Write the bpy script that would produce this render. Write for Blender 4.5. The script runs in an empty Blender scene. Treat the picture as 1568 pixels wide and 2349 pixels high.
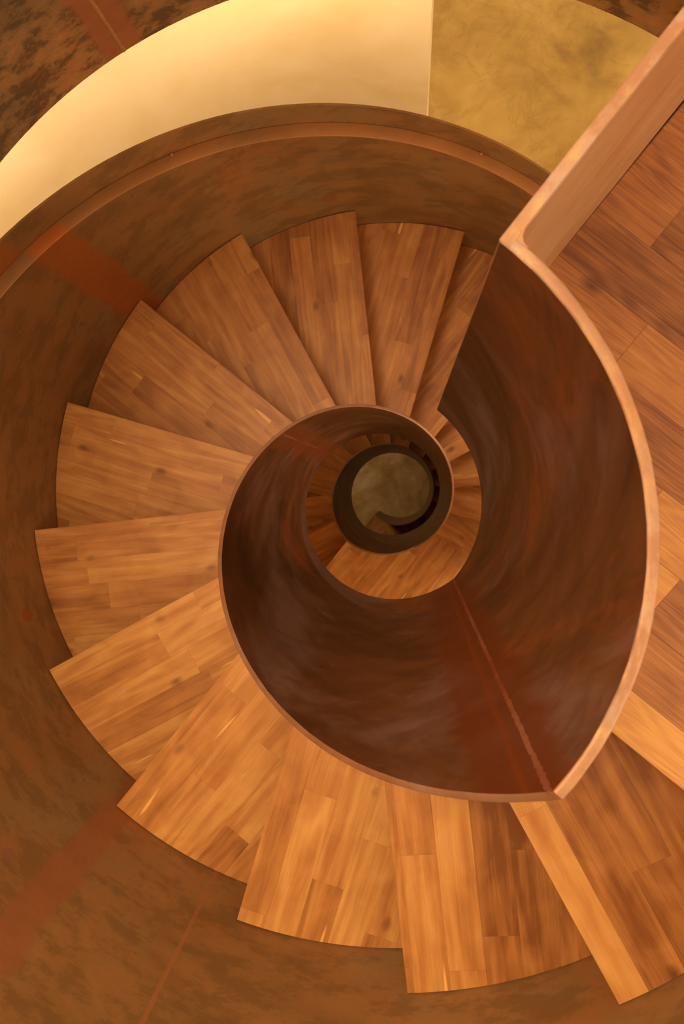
import bpy, bmesh, math, random
from mathutils import Matrix, Vector
random.seed(7)
sc = bpy.context.scene
COL = sc.collection

# ------------------------------------------------------------------ camera
cam_d = bpy.data.cameras.new('camera')
cam_d.sensor_fit = 'HORIZONTAL'
cam_d.sensor_width = 24.0
cam_d.lens = 24.0 * 1519.27 / 1568.0
cam_d.clip_start = 0.02
cam_d.dof.use_dof = True
cam_d.dof.focus_distance = 1.5
cam_d.dof.aperture_fstop = 9.0
cam = bpy.data.objects.new('camera', cam_d)
COL.objects.link(cam)
RT = (9.94822053e-01, 0.0, -1.01632097e-01)
DN = (4.42592591e-03, -9.99051314e-01, 4.33230134e-02)
FW = (-1.01535680e-01, -4.35485052e-02, -9.93878279e-01)
cam.matrix_world = Matrix(((RT[0], -DN[0], -FW[0], 0.12971664),
                           (RT[1], -DN[1], -FW[1], 0.0544298),
                           (RT[2], -DN[2], -FW[2], 1.39380344),
                           (0, 0, 0, 1)))
sc.camera = cam

# ------------------------------------------------------------------ light
world = bpy.data.worlds.new('world')
sc.world = world
world.use_nodes = True
wn = world.node_tree
wn.nodes['Background'].inputs[0].default_value = (1.0, 0.78, 0.52, 1)
wn.nodes['Background'].inputs[1].default_value = 0.75


def area(name, loc, target, sx, sy, power, colr):
    d = bpy.data.lights.new(name, 'AREA')
    d.shape = 'RECTANGLE'
    d.size, d.size_y = sx, sy
    d.energy = power
    d.color = colr
    o = bpy.data.objects.new(name, d)
    COL.objects.link(o)
    o.location = loc
    v = Vector(target) - Vector(loc)
    o.rotation_euler = v.to_track_quat('-Z', 'Y').to_euler()
    return o


area('skylight', (-1.7, 1.5, 4.0), (0.0, -0.2, -0.6), 2.2, 2.2, 125, (1.0, 0.82, 0.56))
area('tall_window', (3.6, -1.8, 2.3), (0.2, 0.0, -0.2), 1.6, 1.6, 42, (1.0, 0.80, 0.56))
area('plaster_fill', (-0.15, 1.58, -1.0), (-0.3, 2.3, -1.75), 1.0, 0.3, 7.5, (1.0, 0.84, 0.60))  # unseen fill light added in the gap to brighten the plaster wall
area('plaster_fill', (-1.25, 1.0, -0.9), (-1.75, 1.4, -1.5), 1.0, 0.3, 4.5, (1.0, 0.84, 0.60))  # second added fill, evens the brightness along the plaster
area('lower_window', (2.9, -1.8, -1.6), (0.6, -0.7, -2.9), 1.4, 1.2, 40, (1.0, 0.76, 0.48))
area('ground_fill', (-1.9, 1.6, -3.7), (0.0, 0.0, -5.9), 0.6, 0.6, 15, (1.0, 0.80, 0.52))  # unseen fill light added so the ground floor shows below the well
sc.view_settings.view_transform = 'Standard'
sc.view_settings.look = 'None'
sc.view_settings.exposure = 0.85
sc.view_settings.gamma = 1.0
sc.view_settings.use_curve_mapping = False

# ------------------------------------------------------------------ constants
H = 0.175                      # rise
A0 = 0.6766753
DA = math.radians(22.5)        # going angle
RI0, RI1 = 0.3196, 0.3288      # inner balustrade sheet
RO0, RO1 = 1.3360, 1.3840      # outer balustrade wall (inner skin, ledge end)
ROS = 1.3930                   # thin outer sheet
E_OFF = 0.0155                 # nosing offset from the radial line
FLOOR1 = -17 * H
FLOOR2 = -34 * H


def ang(k):
    return -(A0 + DA * k)      # world angle of step line k


def znos(k):
    if k <= 0: return 0.0
    if k <= 17: return -k * H
    if k <= 20: return -17 * H
    return -(17 + k - 20) * H


# ------------------------------------------------------------------ node helpers
class NT:
    def __init__(s, name):
        s.m = bpy.data.materials.new(name)
        s.m.use_nodes = True
        s.t = s.m.node_tree
        s.b = s.t.nodes['Principled BSDF']

    def n(s, typ, **kw):
        nd = s.t.nodes.new(typ)
        for a, v in kw.items(): setattr(nd, a, v)
        return nd

    def l(s, a, b):
        s.t.links.new(a, b)

    def setin(s, sock, v):
        if isinstance(v, bpy.types.NodeSocket): s.l(v, sock)
        else: sock.default_value = v

    def math(s, op, a, b=0.0, c=0.0, clamp=False):
        nd = s.n('ShaderNodeMath', operation=op, use_clamp=clamp)
        s.setin(nd.inputs[0], a); s.setin(nd.inputs[1], b); s.setin(nd.inputs[2], c)
        return nd.outputs[0]

    def comb(s, x, y, z=0.0):
        nd = s.n('ShaderNodeCombineXYZ')
        s.setin(nd.inputs[0], x); s.setin(nd.inputs[1], y); s.setin(nd.inputs[2], z)
        return nd.outputs[0]

    def noise(s, vec, scale=1.0, detail=4.0, rough=0.55, dist=0.0):
        nd = s.n('ShaderNodeTexNoise')
        s.l(vec, nd.inputs['Vector'])
        nd.inputs['Scale'].default_value = scale
        nd.inputs['Detail'].default_value = detail
        nd.inputs['Roughness'].default_value = rough
        nd.inputs['Distortion'].default_value = dist
        return nd.outputs[0]

    def white(s, vec):
        nd = s.n('ShaderNodeTexWhiteNoise', noise_dimensions='3D')
        s.l(vec, nd.inputs['Vector'])
        return nd.outputs['Value']

    def ramp(s, fac, stops, interp='LINEAR'):
        nd = s.n('ShaderNodeValToRGB')
        s.l(fac, nd.inputs[0])
        cr = nd.color_ramp
        cr.interpolation = interp
        while len(cr.elements) > 1: cr.elements.remove(cr.elements[-1])
        for i, (p, c) in enumerate(stops):
            e = cr.elements[0] if i == 0 else cr.elements.new(p)
            e.position = p
            if not isinstance(c, (tuple, list)): c = (c, c, c)
            e.color = (c[0], c[1], c[2], 1)
        return nd.outputs[0]

    def mix(s, fac, a, b, mode='MIX'):
        nd = s.n('ShaderNodeMix', data_type='RGBA', blend_type=mode)
        s.setin(nd.inputs['Factor'], fac)
        for k, v in (('A', a), ('B', b)):
            sock = [q for q in nd.inputs if q.name == k and q.type == 'RGBA'][0]
            if isinstance(v, bpy.types.NodeSocket): s.l(v, sock)
            else: sock.default_value = (v[0], v[1], v[2], 1)
        return [q for q in nd.outputs if q.type == 'RGBA'][0]

    def sep(s, vec):
        nd = s.n('ShaderNodeSeparateXYZ')
        s.l(vec, nd.inputs[0])
        return nd.outputs

    def bump(s, h, strength=0.2, dist=0.002):
        nd = s.n('ShaderNodeBump')
        nd.inputs['Strength'].default_value = strength
        nd.inputs['Distance'].default_value = dist
        s.l(h, nd.inputs['Height'])
        s.l(nd.outputs[0], s.b.inputs['Normal'])


def srgb(r, g, b):
    f = lambda c: (c / 255 / 12.92) if c / 255 <= 0.04045 else ((c / 255 + 0.055) / 1.055) ** 2.4
    return (f(r), f(g), f(b))


# ------------------------------------------------------------------ wood (laminated staves)
def wood(name, sw, sl, dark, mid, light, rough=0.38, contrast=1.0, ringf=36.0, seam=0.0006, amp=(0.42, 0.20, 0.70, 0.28, 0.5), sy=38.0):
    t = NT(name)
    tc = t.n('ShaderNodeTexCoord').outputs['Object']
    x, y, z = t.sep(tc)
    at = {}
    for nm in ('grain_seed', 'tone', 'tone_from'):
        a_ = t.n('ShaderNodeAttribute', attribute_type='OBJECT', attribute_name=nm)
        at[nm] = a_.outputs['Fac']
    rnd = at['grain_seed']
    yo = t.math('ADD', t.math('ADD', y, 10.0), t.math('MULTIPLY', rnd, 3.7))
    yo = t.math('ADD', yo, t.math('MULTIPLY', z, 0.6))
    row = t.math('DIVIDE', yo, sw)
    rid = t.math('FLOOR', row)
    shift = t.math('MULTIPLY', t.white(t.comb(rid, rnd, 3.3)), sl)
    xs = t.math('DIVIDE', t.math('ADD', t.math('ADD', x, 20.0), shift), sl)
    cid = t.math('FLOOR', xs)
    sid = t.white(t.comb(rid, cid, rnd))
    sid2 = t.white(t.comb(cid, rid, t.math('ADD', rnd, 5.0)))
    # seams
    fr = t.math('FRACT', row)
    ey = t.math('MULTIPLY', t.math('MINIMUM', fr, t.math('SUBTRACT', 1.0, fr)), sw)
    fx = t.math('FRACT', xs)
    ex = t.math('MULTIPLY', t.math('MINIMUM', fx, t.math('SUBTRACT', 1.0, fx)), sl)
    edge = t.math('MINIMUM', ex, ey)
    seamf = t.math('SUBTRACT', 1.0, t.math('DIVIDE', edge, seam, clamp=True), clamp=True)
    # figure: growth rings cut through a stretched noise field
    o1 = t.math('MULTIPLY', sid, 31.0)
    lv = t.comb(t.math('MULTIPLY', t.math('ADD', x, o1), 1.3), t.math('MULTIPLY', y, 9.0), o1)
    field = t.noise(lv, 1.0, 2.0, 0.45, 0.35)
    rings = t.math('SINE', t.math('MULTIPLY', field, ringf))
    rings = t.math('MULTIPLY_ADD', rings, 0.5, 0.5)
    fib = t.noise(t.comb(t.math('MULTIPLY', x, 9.0), t.math('MULTIPLY', y, 260.0), o1), 1.0, 3.0, 0.6)
    streak = t.noise(t.comb(t.math('MULTIPLY', t.math('ADD', x, o1), 2.2), t.math('MULTIPLY', y, sy), o1), 1.0, 4.0, 0.6, 0.6)
    blot = t.noise(t.comb(t.math('MULTIPLY', x, 7.0), t.math('MULTIPLY', y, 9.0), t.math('MULTIPLY', rnd, 40.0)), 1.0, 3.0, 0.5, 0.8)
    tone = t.math('MULTIPLY', t.math('SUBTRACT', sid2, 0.5), amp[0] * contrast)
    tone = t.math('ADD', tone, t.math('MULTIPLY', t.math('SUBTRACT', rings, 0.5), amp[1] * contrast))
    tone = t.math('ADD', tone, t.math('MULTIPLY', t.math('SUBTRACT', streak, 0.5), amp[2] * contrast))
    tone = t.math('ADD', tone, t.math('MULTIPLY', t.math('SUBTRACT', fib, 0.5), amp[3] * contrast))
    tone = t.math('ADD', tone, t.math('MULTIPLY', t.math('SUBTRACT', blot, 0.5), amp[4] * contrast))
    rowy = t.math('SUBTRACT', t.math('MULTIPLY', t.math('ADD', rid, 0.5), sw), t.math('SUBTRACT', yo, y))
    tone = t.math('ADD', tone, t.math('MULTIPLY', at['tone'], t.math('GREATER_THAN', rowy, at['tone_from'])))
    tone = t.math('ADD', tone, 0.5)
    col = t.ramp(tone, [(0.0, dark), (0.5, mid), (1.0, light)])
    # sap streaks, pale and narrow
    sap = t.noise(t.comb(t.math('MULTIPLY', t.math('ADD', x, o1), 2.6), t.math('MULTIPLY', y, 30.0), t.math('ADD', o1, 7.0)), 1.0, 1.0, 0.4, 0.3)
    sapm = t.ramp(sap, [(0.0, 0.0), (0.765, 0.0), (0.80, 0.7)])
    col = t.mix(sapm, col, tuple(min(1, c * 1.35) for c in light))
    # knots
    vo = t.n('ShaderNodeTexVoronoi')
    vo.inputs['Scale'].default_value = 1.0
    t.l(t.comb(t.math('MULTIPLY', x, 4.2), t.math('MULTIPLY', y, 7.0), t.math('MULTIPLY', rnd, 50.0)), vo.inputs['Vector'])
    wob = t.math('ADD', vo.outputs['Distance'], t.math('MULTIPLY', t.math('SUBTRACT', blot, 0.5), 0.12))
    kn = t.ramp(wob, [(0.0, 0.85), (0.05, 0.55), (0.13, 0.0)])
    col = t.mix(kn, col, tuple(c * 0.55 for c in dark))
    col = t.mix(t.math('MULTIPLY', seamf, 0.55), col, tuple(c * 0.45 for c in dark))
    t.l(col, t.b.inputs['Base Color'])
    t.setin(t.b.inputs['Roughness'], t.math('MULTIPLY_ADD', fib, 0.18, rough - 0.09))
    t.b.inputs['Specular IOR Level'].default_value = 0.28
    t.bump(t.math('SUBTRACT', fib, t.math('MULTIPLY', seamf, 1.5)), 0.12, 0.0008)
    return t.m


# ------------------------------------------------------------------ weathered steel; UV in metres (along, up)
def steel(name, base, dark, rust, grey, seams=(), spots=(), rough=0.42, metal=0.25, patchy=0.5,
          streak_u=5.0, streak_v=14.0, mottle=0.0, mdark=None, msc=1.0, gamt=0.8, orange=srgb(168, 82, 24), slope=0.0, stain=0.9):
    t = NT(name)
    uv = t.n('ShaderNodeUVMap', uv_map='UVMap').outputs[0]
    u, v, _ = t.sep(uv)
    vs = t.math('ADD', v, t.math('MULTIPLY', u, slope))
    p = t.comb(u, vs, 0.0)
    big = t.noise(p, 1.7, 3.0, 0.55, 0.8)
    midn = t.noise(p, 6.5, 5.0, 0.6, 0.6)
    fine = t.noise(p, 48.0, 5.0, 0.65, 0.2)
    st = t.noise(t.comb(t.math('MULTIPLY', u, streak_u), t.math('MULTIPLY', vs, streak_v), 2.0), 1.0, 5.0, 0.6, 0.25)
    brush = t.noise(t.comb(t.math('MULTIPLY', u, 12.0), t.math('MULTIPLY', vs, 260.0), 1.0), 1.0, 3.0, 0.6, 0.1)
    a = t.math('ADD', t.math('MULTIPLY', big, 0.45), t.math('MULTIPLY', st, 0.40))
    a = t.math('ADD', a, t.math('MULTIPLY', midn, 0.15))
    col = t.ramp(a, [(0.30, dark), (0.50, base), (0.70, tuple(c * 1.25 for c in base))])
    # rust bloom
    rb = t.math('ADD', t.math('MULTIPLY', t.noise(p, 2.6, 4.0, 0.6, 1.0), 0.7), t.math('MULTIPLY', fine, 0.3))
    col = t.mix(t.ramp(rb, [(0.0, 0.0), (0.60 - 0.12 * patchy, 0.0), (0.72 - 0.08 * patchy, 0.85 * min(1, patchy + 0.3))]), col, rust)
    # grey mill scale
    gb = t.noise(t.comb(t.math('ADD', u, 9.0), vs, 4.0), 2.1, 5.0, 0.62, 0.5)
    col = t.mix(t.ramp(gb, [(0.0, 0.0), (0.50, 0.0), (0.66, gamt)]), col, grey)
    if mottle:
        mo = t.math('ADD', t.math('MULTIPLY', t.noise(t.comb(t.math('MULTIPLY', u, 8.0 * msc), t.math('MULTIPLY', v, 15.0 * msc), 8.0), 1.0, 9.0, 0.74, 0.12), 1.0), 0.0)
        col = t.mix(t.ramp(mo, [(0.0, mottle), (0.44, mottle), (0.52, 0.0)]), col, mdark or tuple(c * 0.45 for c in dark))
        col = t.mix(t.ramp(mo, [(0.0, 0.0), (0.55, 0.0), (0.70, mottle)]), col, orange)
    wob = t.math('MULTIPLY', t.math('SUBTRACT', t.noise(p, 7.0, 4.0, 0.6), 0.5), 0.10)
    for (su, w, c, line) in seams:
        d = t.math('ABSOLUTE', t.math('ADD', t.math('SUBTRACT', u, su), t.math('MULTIPLY', wob, min(1.0, w / .04) ** 1.5)))
        m = t.math('SUBTRACT', 1.0, t.math('DIVIDE', t.math('SUBTRACT', d, w * 0.75), w * 0.45, clamp=True), clamp=True)
        col = t.mix(t.math('MULTIPLY', m, stain), col, c)
        if line:
            dl = t.math('ABSOLUTE', t.math('ADD', t.math('SUBTRACT', u, su), t.math('MULTIPLY', wob, 0.05)))
            ml = t.math('SUBTRACT', 1.0, t.math('DIVIDE', dl, 0.006, clamp=True), clamp=True)
            col = t.mix(t.math('MULTIPLY', ml, 0.7), col, tuple(min(1, q * 1.5) for q in c))
    for (pu, pv, r, c) in spots:
        du = t.math('SUBTRACT', u, pu); dv = t.math('SUBTRACT', v, pv)
        d = t.math('SQRT', t.math('ADD', t.math('MULTIPLY', du, du), t.math('MULTIPLY', dv, dv)))
        d = t.math('ADD', d, t.math('MULTIPLY', wob, 0.12))
        m = t.math('SUBTRACT', 1.0, t.math('DIVIDE', t.math('SUBTRACT', d, r * 0.85), r * 0.3, clamp=True), clamp=True)
        col = t.mix(t.math('MULTIPLY', m, 0.75), col, c)
    col = t.mix(t.math('MULTIPLY', t.math('SUBTRACT', fine, 0.35), 0.5, clamp=True), col, tuple(c * 0.6 for c in base))
    t.l(col, t.b.inputs['Base Color'])
    t.b.inputs['Metallic'].default_value = metal
    rr = t.math('ADD', t.math('MULTIPLY', midn, 0.25), t.math('MULTIPLY', fine, 0.12))
    t.setin(t.b.inputs['Roughness'], t.math('ADD', rr, rough - 0.18))
    t.b.inputs['Specular IOR Level'].default_value = 0.45
    t.bump(t.math('ADD', t.math('MULTIPLY', fine, 0.6), t.math('MULTIPLY', brush, 0.5)), 0.15, 0.0012)
    return t.m


def plaster(name, c0, c1, c2, scale=1.0, rough=0.6, amt=1.0):
    t = NT(name)
    p = t.n('ShaderNodeTexCoord').outputs['Object']
    mp = t.n('ShaderNodeMapping'); t.l(p, mp.inputs[0])
    mp.inputs['Scale'].default_value = (scale, scale, scale)
    p = mp.outputs[0]
    a = t.noise(p, 1.1, 4.0, 0.55, 1.2)
    b = t.noise(p, 5.0, 6.0, 0.6, 0.5)
    f = t.math('ADD', t.math('MULTIPLY', a, 0.75), t.math('MULTIPLY', b, 0.25))
    col = t.ramp(f, [(0.36, c0), (0.5, c1), (0.64, c2)])
    v = t.noise(p, 2.6, 7.0, 0.65, 0.9)
    vein = t.ramp(t.math('ABSOLUTE', t.math('SUBTRACT', v, 0.5)), [(0.0, 0.30 * amt), (0.02, 0.0)])
    col = t.mix(vein, col, c0)
    t.l(col, t.b.inputs['Base Color'])
    t.b.inputs['Roughness'].default_value = rough
    t.b.inputs['Specular IOR Level'].default_value = 0.3
    t.bump(b, 0.08, 0.004)
    return t.m


W_DARK, W_MID, W_LIGHT = srgb(128, 70, 28), srgb(184, 116, 56), srgb(220, 156, 82)
M_TREAD = wood('laminated walnut treads', 0.098, 0.66, W_DARK, W_MID, W_LIGHT, ringf=30, contrast=0.85, rough=0.48, amp=(0.36, 0.24, 0.72, 0.36, 0.65))
M_FLOOR = wood('walnut floor boards', 0.118, 0.62, srgb(104, 54, 26), srgb(164, 100, 50), srgb(206, 142, 72),
               ringf=95, contrast=1.0, seam=0.0014, rough=0.45, amp=(0.80, 0.14, 0.45, 0.60, 0.45), sy=110.0)

RUST = srgb(140, 58, 16)
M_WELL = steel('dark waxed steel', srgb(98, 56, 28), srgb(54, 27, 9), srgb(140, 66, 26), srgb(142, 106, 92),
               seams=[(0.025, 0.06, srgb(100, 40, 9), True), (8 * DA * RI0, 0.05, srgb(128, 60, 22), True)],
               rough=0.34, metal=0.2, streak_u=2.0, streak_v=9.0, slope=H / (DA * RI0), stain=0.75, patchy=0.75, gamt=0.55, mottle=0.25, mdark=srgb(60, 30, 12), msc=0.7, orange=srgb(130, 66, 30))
M_OUT = steel('brown waxed steel', srgb(144, 98, 52), srgb(106, 74, 34), srgb(160, 92, 40), srgb(134, 106, 66),
              seams=[(0.0, .05, srgb(134, 76, 34), False), (4 * DA * RO0, .05, srgb(150, 86, 48), False),
                     (3.26 * DA * RO0, .006, srgb(160, 96, 54), False), (8 * DA * RO0, .075, srgb(168, 84, 26), False)],
              spots=[(2.857, -0.890, .027, srgb(160, 70, 14)), (2.240, -0.252, .023, srgb(136, 84, 56)),
                     (5.160, -1.579, .035, srgb(144, 74, 30)), (1.25, -0.1, .02, srgb(140, 78, 40))],
              rough=0.46, metal=0.05, streak_u=1.6, streak_v=8.0, slope=H / (DA * RO0), stain=0.75, mottle=0.45, mdark=srgb(96, 66, 30), msc=0.6, orange=srgb(160, 96, 44))
M_DRUM = steel('mottled rusted steel', srgb(150, 104, 56), srgb(84, 60, 32), srgb(170, 92, 40), srgb(110, 82, 50),
               seams=[(9.04 * DA * 1.395, 0.06, srgb(156, 86, 44), True)], stain=0.85,
               rough=0.5, metal=0.05, mottle=0.7, streak_u=2.0, streak_v=3.0, orange=srgb(190, 118, 58))
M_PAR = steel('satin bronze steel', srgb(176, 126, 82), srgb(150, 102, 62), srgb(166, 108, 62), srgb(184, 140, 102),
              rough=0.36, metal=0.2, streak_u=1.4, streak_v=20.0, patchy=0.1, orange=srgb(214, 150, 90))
M_EDGE = steel('bare worn steel edge', srgb(160, 112, 76), srgb(126, 84, 56), srgb(186, 122, 50), srgb(166, 138, 124),
               rough=0.5, metal=0.3, streak_u=16.0, streak_v=30.0, patchy=0.9, mottle=0.8, mdark=srgb(150, 96, 60), msc=1.2, orange=srgb(216, 158, 70))
M_EDGE2 = steel('dark rounded steel edge', srgb(136, 84, 50), srgb(112, 66, 38), srgb(156, 88, 46), srgb(150, 112, 88),
                rough=0.45, metal=0.2, streak_u=16.0, streak_v=30.0)
M_RAILTOP = steel('brown steel ledge', srgb(180, 122, 70), srgb(150, 100, 56), srgb(186, 104, 48), srgb(150, 110, 70),
                  seams=[(8 * DA * RO0, .07, srgb(196, 104, 44), False)], rough=0.42, metal=0.3, streak_u=3.0, streak_v=6.0)
M_WELD = steel('rusty weld', srgb(116, 46, 18), srgb(116, 42, 14), srgb(148, 72, 34), srgb(140, 86, 60),
               rough=0.5, metal=0.2, streak_u=30.0, streak_v=60.0, patchy=0.8)
M_SOFFIT = steel('brown steel soffit', srgb(88, 54, 32), srgb(66, 38, 20), srgb(110, 56, 26), srgb(90, 66, 48), rough=0.5)
M_WALL = plaster('cream lime plaster', srgb(232, 200, 140), srgb(242, 214, 160), srgb(248, 224, 178), 0.7, 0.65, 0.25)
M_CONC = plaster('ochre polished floor', srgb(132, 98, 36), srgb(172, 132, 56), srgb(192, 152, 74), 1.3, 0.5)
M_CONC2 = plaster('ochre polished ground floor', srgb(150, 106, 50), srgb(196, 150, 88), srgb(224, 190, 138), 1.4, 0.5, 0.2)
M_CEIL = plaster('white plaster slab', srgb(222, 205, 175), srgb(232, 216, 188), srgb(238, 224, 200), 1.0, 0.8)


# ------------------------------------------------------------------ mesh helpers
def link(name, bm, mat, parent=None, mats=None, loc=None, rotz=None):
    bmesh.ops.recalc_face_normals(bm, faces=bm.faces)
    for e in bm.edges:
        e.smooth = not (len(e.link_faces) != 2 or e.calc_face_angle(0) > math.radians(32))
    for f in bm.faces: f.smooth = True
    me = bpy.data.meshes.new(name)
    bm.to_mesh(me); bm.free()
    o = bpy.data.objects.new(name, me)
    me.materials.append(mat)
    COL.objects.link(o)
    if parent: o.parent = parent
    if loc: o.location = loc
    if rotz is not None: o.rotation_euler = (0, 0, rotz)
    return o


def tag(o, label, cat=None, group=None):
    o['label'] = label
    if cat: o['category'] = cat
    if group: o['group'] = group
    return o


def struct(name, bm, mat, **kw):
    o = link(name, bm, mat, **kw)
    o['kind'] = 'structure'
    return o


def empty(name, loc=(0, 0, 0)):
    o = bpy.data.objects.new(name, None)
    COL.objects.link(o)
    o.location = loc
    o.empty_display_size = 0.1
    return o


def frange(a, b, step):
    n = max(1, int(round((b - a) / step)))
    return [a + (b - a) * i / n for i in range(n + 1)]


def sweep(prof, ks, jitter=0.0):
    """prof(k) -> list of (radius, z) forming a closed ring; swept along the step angle."""
    bm = bmesh.new()
    uvl = bm.loops.layers.uv.new('UVMap')
    rings = []; uvs = {}
    for k in ks:
        a = ang(k)
        ring = []
        pts = prof(k)
        for (r, z) in pts:
            rr = r + (random.uniform(-jitter, jitter) if jitter else 0)
            zz = z + (random.uniform(-jitter, jitter) if jitter else 0)
            v = bm.verts.new((rr * math.cos(a), rr * math.sin(a), zz))
            rm = pts[0][0]
            uvs[v] = (k * DA * rm + (r - rm) * 0.0, z + (r - rm))
            ring.append(v)
        rings.append(ring)
    n = len(rings[0])
    for i in range(len(rings) - 1):
        for j in range(n):
            j2 = (j + 1) % n
            bm.faces.new((rings[i][j], rings[i][j2], rings[i + 1][j2], rings[i + 1][j]))
    bm.faces.new(rings[0]); bm.faces.new(rings[-1])
    for f in bm.faces:
        for lp in f.loops: lp[uvl].uv = uvs[lp.vert]
    return bm


def smooth(x): return x * x * (3 - 2 * x)


def sheet(name, r0, r1, zb, zt, k0, k1, mat, parent, step=0.1):
    return link(name, sweep(lambda k: [(r0, zb(k)), (r0, zt(k)), (r1, zt(k)), (r1, zb(k))], frange(k0, k1, step)), mat, parent)


def cap(name, r0, r1, zt, th, k0, k1, mat, parent, step=0.1, b=0.0014, jit=0.00025):
    """rounded worn edge running along the top of a sheet"""
    def prof(k):
        z = zt(k)
        return [(r0 - .0004, z), (r0 - .0004, z + th - b), (r0 + b * .5, z + th - b * .3), (r0 + 1.6 * b, z + th),
                (r1 - 1.6 * b, z + th), (r1 - b * .5, z + th - b * .3), (r1 + .0004, z + th - b), (r1 + .0004, z)]
    return link(name, sweep(prof, frange(k0, k1, step), jit), mat, parent)


def weld(name, r, k, z0, z1, parent, rad=0.0035, side=-1, mat=None):
    """a vertical weld bead standing proud of a sheet"""
    bm = bmesh.new()
    uvl = bm.loops.layers.uv.new('UVMap')
    n = max(8, int((z1 - z0) / 0.006)); m = 7
    rings = []
    a = ang(k)
    rr = random.Random(int(k * 100) + int(r * 1000))
    for i in range(n + 1):
        z = z0 + (z1 - z0) * i / n
        w = rad * (0.75 + 0.35 * abs(math.sin(i * 1.3)) + rr.uniform(-.15, .2))
        off = rr.uniform(-.0007, .0007)
        ring = []
        for j in range(m):
            th = math.pi * j / (m - 1)
            dr = side * w * 0.55 * math.sin(th)
            dt = w * math.cos(th) * 1.3 + off
            R = r + dr
            ring.append(bm.verts.new((R * math.cos(a) - dt * math.sin(a), R * math.sin(a) + dt * math.cos(a), z)))
        rings.append(ring)
    for i in range(n):
        for j in range(m):
            j2 = (j + 1) % m
            f = bm.faces.new((rings[i][j], rings[i][j2], rings[i + 1][j2], rings[i + 1][j]))
            for lp, q in zip(f.loops, ((i, j), (i, j2), (i + 1, j2), (i + 1, j))):
                lp[uvl].uv = (q[1] * 0.003, q[0] * 0.006)
    bm.faces.new(rings[0]); bm.faces.new(rings[-1])
    return link(name, bm, mat or M_WELD, parent)


def tread_bm(r0, r1, a_end, th=0.04, nos=E_OFF, bev=0.0025, seg=14):
    """sector slab: local +X runs along the front edge, the step extends to +Y"""
    bm = bmesh.new()
    pts = []
    s1 = math.sqrt(r1 * r1 - nos * nos); s0 = math.sqrt(r0 * r0 - nos * nos)
    b1 = math.asin(-nos / r1); b0 = math.asin(-nos / r0)
    pts.append((s0, -nos))
    for i in range(seg + 1):
        a = b1 + (a_end - b1) * i / seg
        pts.append((r1 * math.cos(a), r1 * math.sin(a)))
    for i in range(seg):
        a = a_end + (b0 - a_end) * i / seg
        pts.append((r0 * math.cos(a), r0 * math.sin(a)))
    vs = [bm.verts.new((x, y, 0)) for x, y in pts]
    f = bm.faces.new(vs)
    r = bmesh.ops.extrude_face_region(bm, geom=[f])
    for v in [g for g in r['geom'] if isinstance(g, bmesh.types.BMVert)]: v.co.z = -th
    bmesh.ops.recalc_face_normals(bm, faces=bm.faces)
    es = [e for e in bm.edges if all(abs(v.co.z) < 1e-6 for v in e.verts)]
    bmesh.ops.bevel(bm, geom=es, offset=bev, segments=2, affect='EDGES', clamp_overlap=True)
    return bm


def box_bm(x0, x1, y0, y1, z0, z1, bev=0.0):
    bm = bmesh.new()
    vs = [bm.verts.new((x, y, z)) for x in (x0, x1) for y in (y0, y1) for z in (z0, z1)]
    for q in ((0, 1, 3, 2), (4, 6, 7, 5), (0, 4, 5, 1), (2, 3, 7, 6), (0, 2, 6, 4), (1, 5, 7, 3)):
        bm.faces.new([vs[i] for i in q])
    if bev:
        bmesh.ops.bevel(bm, geom=list(bm.edges), offset=bev, segments=2, affect='EDGES')
    return bm


def sector_bm(r0, r1, k0, k1, z0, z1, step=0.25):
    return sweep(lambda k: [(r0, z0), (r0, z1), (r1, z1), (r1, z0)], frange(k0, k1, step))


# ------------------------------------------------------------------ the setting
# upper floor: boarded sector between the parapet and the first step, then the slab round the opening
o = struct('floor', tread_bm(RI1 + .001, 3.2, 4 * DA - 0.0125, th=0.045, nos=E_OFF, seg=30), M_FLOOR, rotz=ang(0))
o['label'] = 'walnut boarded upper floor beside the stair well'
o.location.z = 0.0
o['grain_seed'] = 0.37; o['tone'] = 0.0; o['tone_from'] = 0.0
struct('ceiling', sector_bm(RI1 + .001, 3.2, -3.99, -0.06, -0.393, -0.046), M_CEIL)
struct('ceiling.001', sector_bm(1.412, 3.2, -0.02, 11.98, -0.393, -0.001), M_CEIL)['label'] = 'slab around the stair opening'
# steel drum lining the opening
DR0, DR1 = 1.395, 1.405
drum = struct('wall_upper', sweep(lambda k: [(DR0, -0.400), (DR0, 0.844), (DR1, 0.844), (DR1, -0.400)], frange(0.4, 11.98, 0.1)), M_DRUM)
drum['label'] = 'mottled rusty steel lining curving round the stair opening'
w = weld('weld_seam', DR0, 9.04, -0.400, 0.844, drum, rad=0.0045, mat=M_RAILTOP)
w['kind'] = 'structure'
# lower storey: curved lime plaster wall ending in a vertical edge
pw = struct('wall_back', sector_bm(2.2, 2.34, 2.5, 10.53, FLOOR1, -0.394, 0.1), M_WALL)
pw['label'] = 'bright cream plaster wall curving behind the stair, one storey down'
struct('floor.001', sector_bm(1.40, 6.0, 0, 16, FLOOR1 - 0.3, FLOOR1, 0.25), M_CONC)['label'] = 'ochre mottled polished floor one storey down'
bm = bmesh.new()
bmesh.ops.create_circle(bm, cap_ends=True, segments=96, radius=6.0)
r = bmesh.ops.extrude_face_region(bm, geom=list(bm.faces))
for v in [g for g in r['geom'] if isinstance(g, bmesh.types.BMVert)]: v.co.z = -0.3
struct('floor.002', bm, M_CONC2, loc=(0, 0, FLOOR2))['label'] = 'ochre mottled ground floor at the foot of the stair well'


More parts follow.
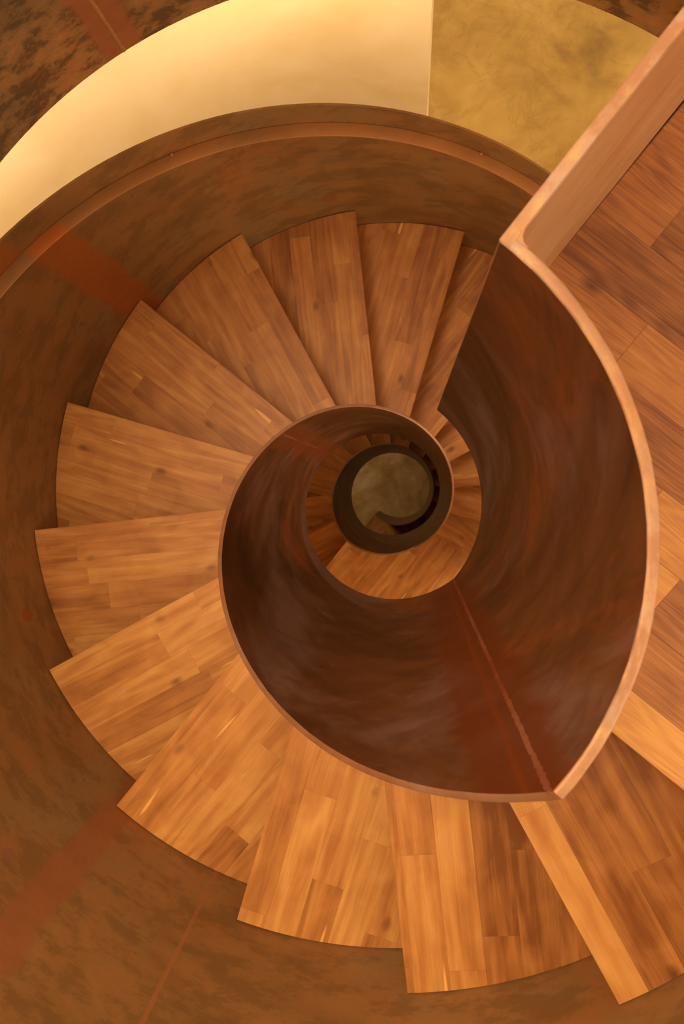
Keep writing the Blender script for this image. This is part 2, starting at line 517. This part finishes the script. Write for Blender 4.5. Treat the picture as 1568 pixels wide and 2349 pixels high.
struct('wall_light_block', sector_bm(4.6, 4.75, 0, 16, FLOOR2, FLOOR1 - 0.3), M_CONC2)['label'] = 'unseen wall added round the ground storey to shut out side light'  # unseen enclosure, added to block sideways world light and darken this storey

# ------------------------------------------------------------------ landing parapet
def zin_top(k): return znos(k) + (0.8441 if k <= 0 else 0.8441 + 0.009 * min(1, k / 2)) - 0.0022
def zin_bot(k): return max(znos(k) - 0.3929, FLOOR2)


par = empty('landing_parapet', (0.32 * math.cos(ang(-2)), 0.32 * math.sin(ang(-2)), 0))
par.location = (0, 0, 0)
tag(par, 'bronze steel landing parapet, a straight run bending into a curve round the well', 'parapet')
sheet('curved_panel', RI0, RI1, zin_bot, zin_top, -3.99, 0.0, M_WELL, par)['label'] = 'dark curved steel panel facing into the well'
cap('top_edge', RI0, RI1, zin_top, 0.0022, -3.99, 0.0, M_EDGE, par)['label'] = 'bare worn steel edge'
# straight radial panel (local x = radius direction of step line -4)
a4 = ang(-4)


def straight(x0, x1, y0, y1, z0, z1, bev, name, mat, label=None):
    bm = box_bm(x0, x1, y0, y1, z0, z1, bev)
    uvl = bm.loops.layers.uv.new('UVMap')
    for f in bm.faces:
        for lp in f.loops:
            c = lp.vert.co
            lp[uvl].uv = (c.x, c.z + c.y)
    o = link(name, bm, mat, par, rotz=a4)
    if label: o['label'] = label
    return o


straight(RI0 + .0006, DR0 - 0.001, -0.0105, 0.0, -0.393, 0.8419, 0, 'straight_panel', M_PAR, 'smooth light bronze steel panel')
straight(RI0 - .0002, DR0 - 0.001, -0.0109, 0.0004, 0.8419, 0.8441, 0.0009, 'top_edge', M_EDGE, 'bare worn steel edge')
# little inside fillet weld where the two panels meet
bm = bmesh.new()
uvl = bm.loops.layers.uv.new('UVMap')
pr = [(RI1 - .001, -0.0095), (RI1 + .012, -0.0100), (RI1 + .0045, -0.0125), (RI1 + .001, -0.0165), (RI1 - .0008, -0.024)]
lo = [bm.verts.new((x, y, 0.001)) for x, y in pr]; hi = [bm.verts.new((x, y, 0.8438)) for x, y in pr]
for j in range(len(pr)):
    j2 = (j + 1) % len(pr)
    bm.faces.new((lo[j], lo[j2], hi[j2], hi[j]))
bm.faces.new(lo); bm.faces.new(hi)
for f in bm.faces:
    for lp in f.loops: lp[uvl].uv = (lp.vert.co.x, lp.vert.co.z)
link('corner_fillet', bm, M_PAR, par, rotz=a4)
weld('weld_seam', RI0, 0.03, zin_bot(0) + .002, zin_top(0) - .004, par, rad=0.0027)['label'] = 'rust red weld line'


# ------------------------------------------------------------------ outer balustrade profile
def led(k):                    # ledge height above the step line
    return 0.668 + (0.1 * ((10 - k) / 6) ** 1.4 if k < 10 else 0.0)


def zled(k): return znos(k) + led(max(k, 2.0)) if k < 17 else znos(k) + 0.668
def zcrest(k): return zled(k) + 0.112
def zobot(k): return max(znos(k) - 0.36, FLOOR2)


# darker and lighter boards glued into particular treads: (tone, from which distance behind the front edge)
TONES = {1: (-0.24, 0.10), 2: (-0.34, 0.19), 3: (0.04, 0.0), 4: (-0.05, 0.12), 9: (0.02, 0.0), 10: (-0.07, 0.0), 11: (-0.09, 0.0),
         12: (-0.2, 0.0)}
GRAIN = {}


def tread_set(k0, k1, parent, first_level):
    """steps k0..k1 at one step line each"""
    proto = link('tread', tread_bm(RI1 + .001, 1.3335, DA + 0.012), M_TREAD, parent)
    pr = link('riser', box_bm(0.334, 1.327, 0.0, 0.018, -H, -0.0405), M_SOFFIT, proto)
    pr.location = (0, 0, 0)
    n = 0
    for k in range(k0, k1 + 1):
        if n == 0: t, r = proto, pr
        else:
            t = proto.copy(); COL.objects.link(t); t.parent = parent
            r = pr.copy(); COL.objects.link(r); r.parent = t
        t.location = (0, 0, znos(k)); t.rotation_euler = (0, 0, ang(k))
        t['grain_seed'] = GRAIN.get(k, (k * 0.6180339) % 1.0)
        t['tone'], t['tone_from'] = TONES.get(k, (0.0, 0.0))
        n += 1


def flight(label, k0, k1, kin0, kout0, kout1):
    root = empty('spiral_staircase')
    tag(root, label, 'staircase')
    tread_set(k0, k1, root, 0)
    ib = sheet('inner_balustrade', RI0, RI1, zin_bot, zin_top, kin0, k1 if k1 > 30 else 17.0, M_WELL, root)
    ib['label'] = 'dark waxed steel sheet coiling round the open well'
    cap('top_edge', RI0, RI1, zin_top, 0.0022, kin0, k1 if k1 > 30 else 17.0, M_EDGE2, ib)['label'] = 'lighter worn steel edge'
    ob = sheet('outer_balustrade', RO0, RO1, zobot, zled, kout0, kout1, M_OUT, root)
    ob['label'] = 'brown waxed steel wall round the outside of the steps'
    cap('ledge', RO0, RO1, zled, 0.004, kout0, kout1, M_RAILTOP, ob, b=0.0012, jit=0.0)['label'] = 'lighter brown flat ledge'
    link('crest', sweep(lambda k: [(RO1 + .001, zobot(k)), (RO1 + .001, zcrest(k)), (ROS, zcrest(k)), (ROS, zobot(k))], frange(kout0, kout1, .1)), M_OUT, ob)
    # steel stringer strip at the foot of the wall
    link('stringer', sweep(lambda k: [(1.3345, znos(k) - .30), (1.3345, znos(k) - .08), (RO0 + .0005, znos(k) - .03), (RO0 + .0005, znos(k) - .30)], frange(kout0, kout1, .1)), M_OUT, root)
    return root, ib, ob


f1, ib1, ob1 = flight('upper flight of walnut steps winding down from the boarded landing between brown steel balustrades', 1, 16, 0.0, 0.0, 16.0)
weld('weld_seam', RI0, 8.0, znos(8) - .38, znos(8) + .84, ib1, rad=0.003)
for kk in (8.93, 11.02):       # small tack pins on the ledge
    bm = bmesh.new()
    bmesh.ops.create_icosphere(bm, subdivisions=2, radius=0.006)
    a = ang(kk)
    for v in bm.verts: v.co = v.co + Vector(((RO1 - .004) * math.cos(a), (RO1 - .004) * math.sin(a), zled(kk) + .005))
    link('tack_weld', bm, M_RAILTOP, ob1)
link('soffit', sweep(lambda k: [(RI1 + .001, znos(k) - .27), (RI1 + .001, znos(k) - .262), (1.329, znos(k) - .262), (1.329, znos(k) - .27)], frange(0.1, 16, .1)), M_SOFFIT, f1)

f2, ib2, ob2 = flight('shadowy lower flight of walnut steps seen through the well, below the intermediate landing', 21, 36, 17.0, 20.0, 36.0)
ld = link('landing', tread_bm(RI1 + .001, 1.398, 4 * DA + 0.012, th=0.045, seg=30), M_TREAD, f2, loc=(0, 0, FLOOR1), rotz=ang(20))
ld['grain_seed'] = 0.71; ld['tone'] = 0.0; ld['tone_from'] = 0.0
ld['label'] = 'quarter turn walnut landing'
link('riser', box_bm(0.334, 1.327, 0.0, 0.018, -H, -0.0455), M_TREAD, ld)
link('soffit', sweep(lambda k: [(RI1 + .001, znos(k) - .27), (RI1 + .001, znos(k) - .262), (1.329, znos(k) - .262), (1.329, znos(k) - .27)], frange(16.1, 34.0, .1)), M_SOFFIT, f2)
# riser closing the step under the boarded floor edge
fr = link('riser', box_bm(0.334, 1.327, 0.0, 0.018, -H, -0.0455), M_TREAD, f1, rotz=ang(0))
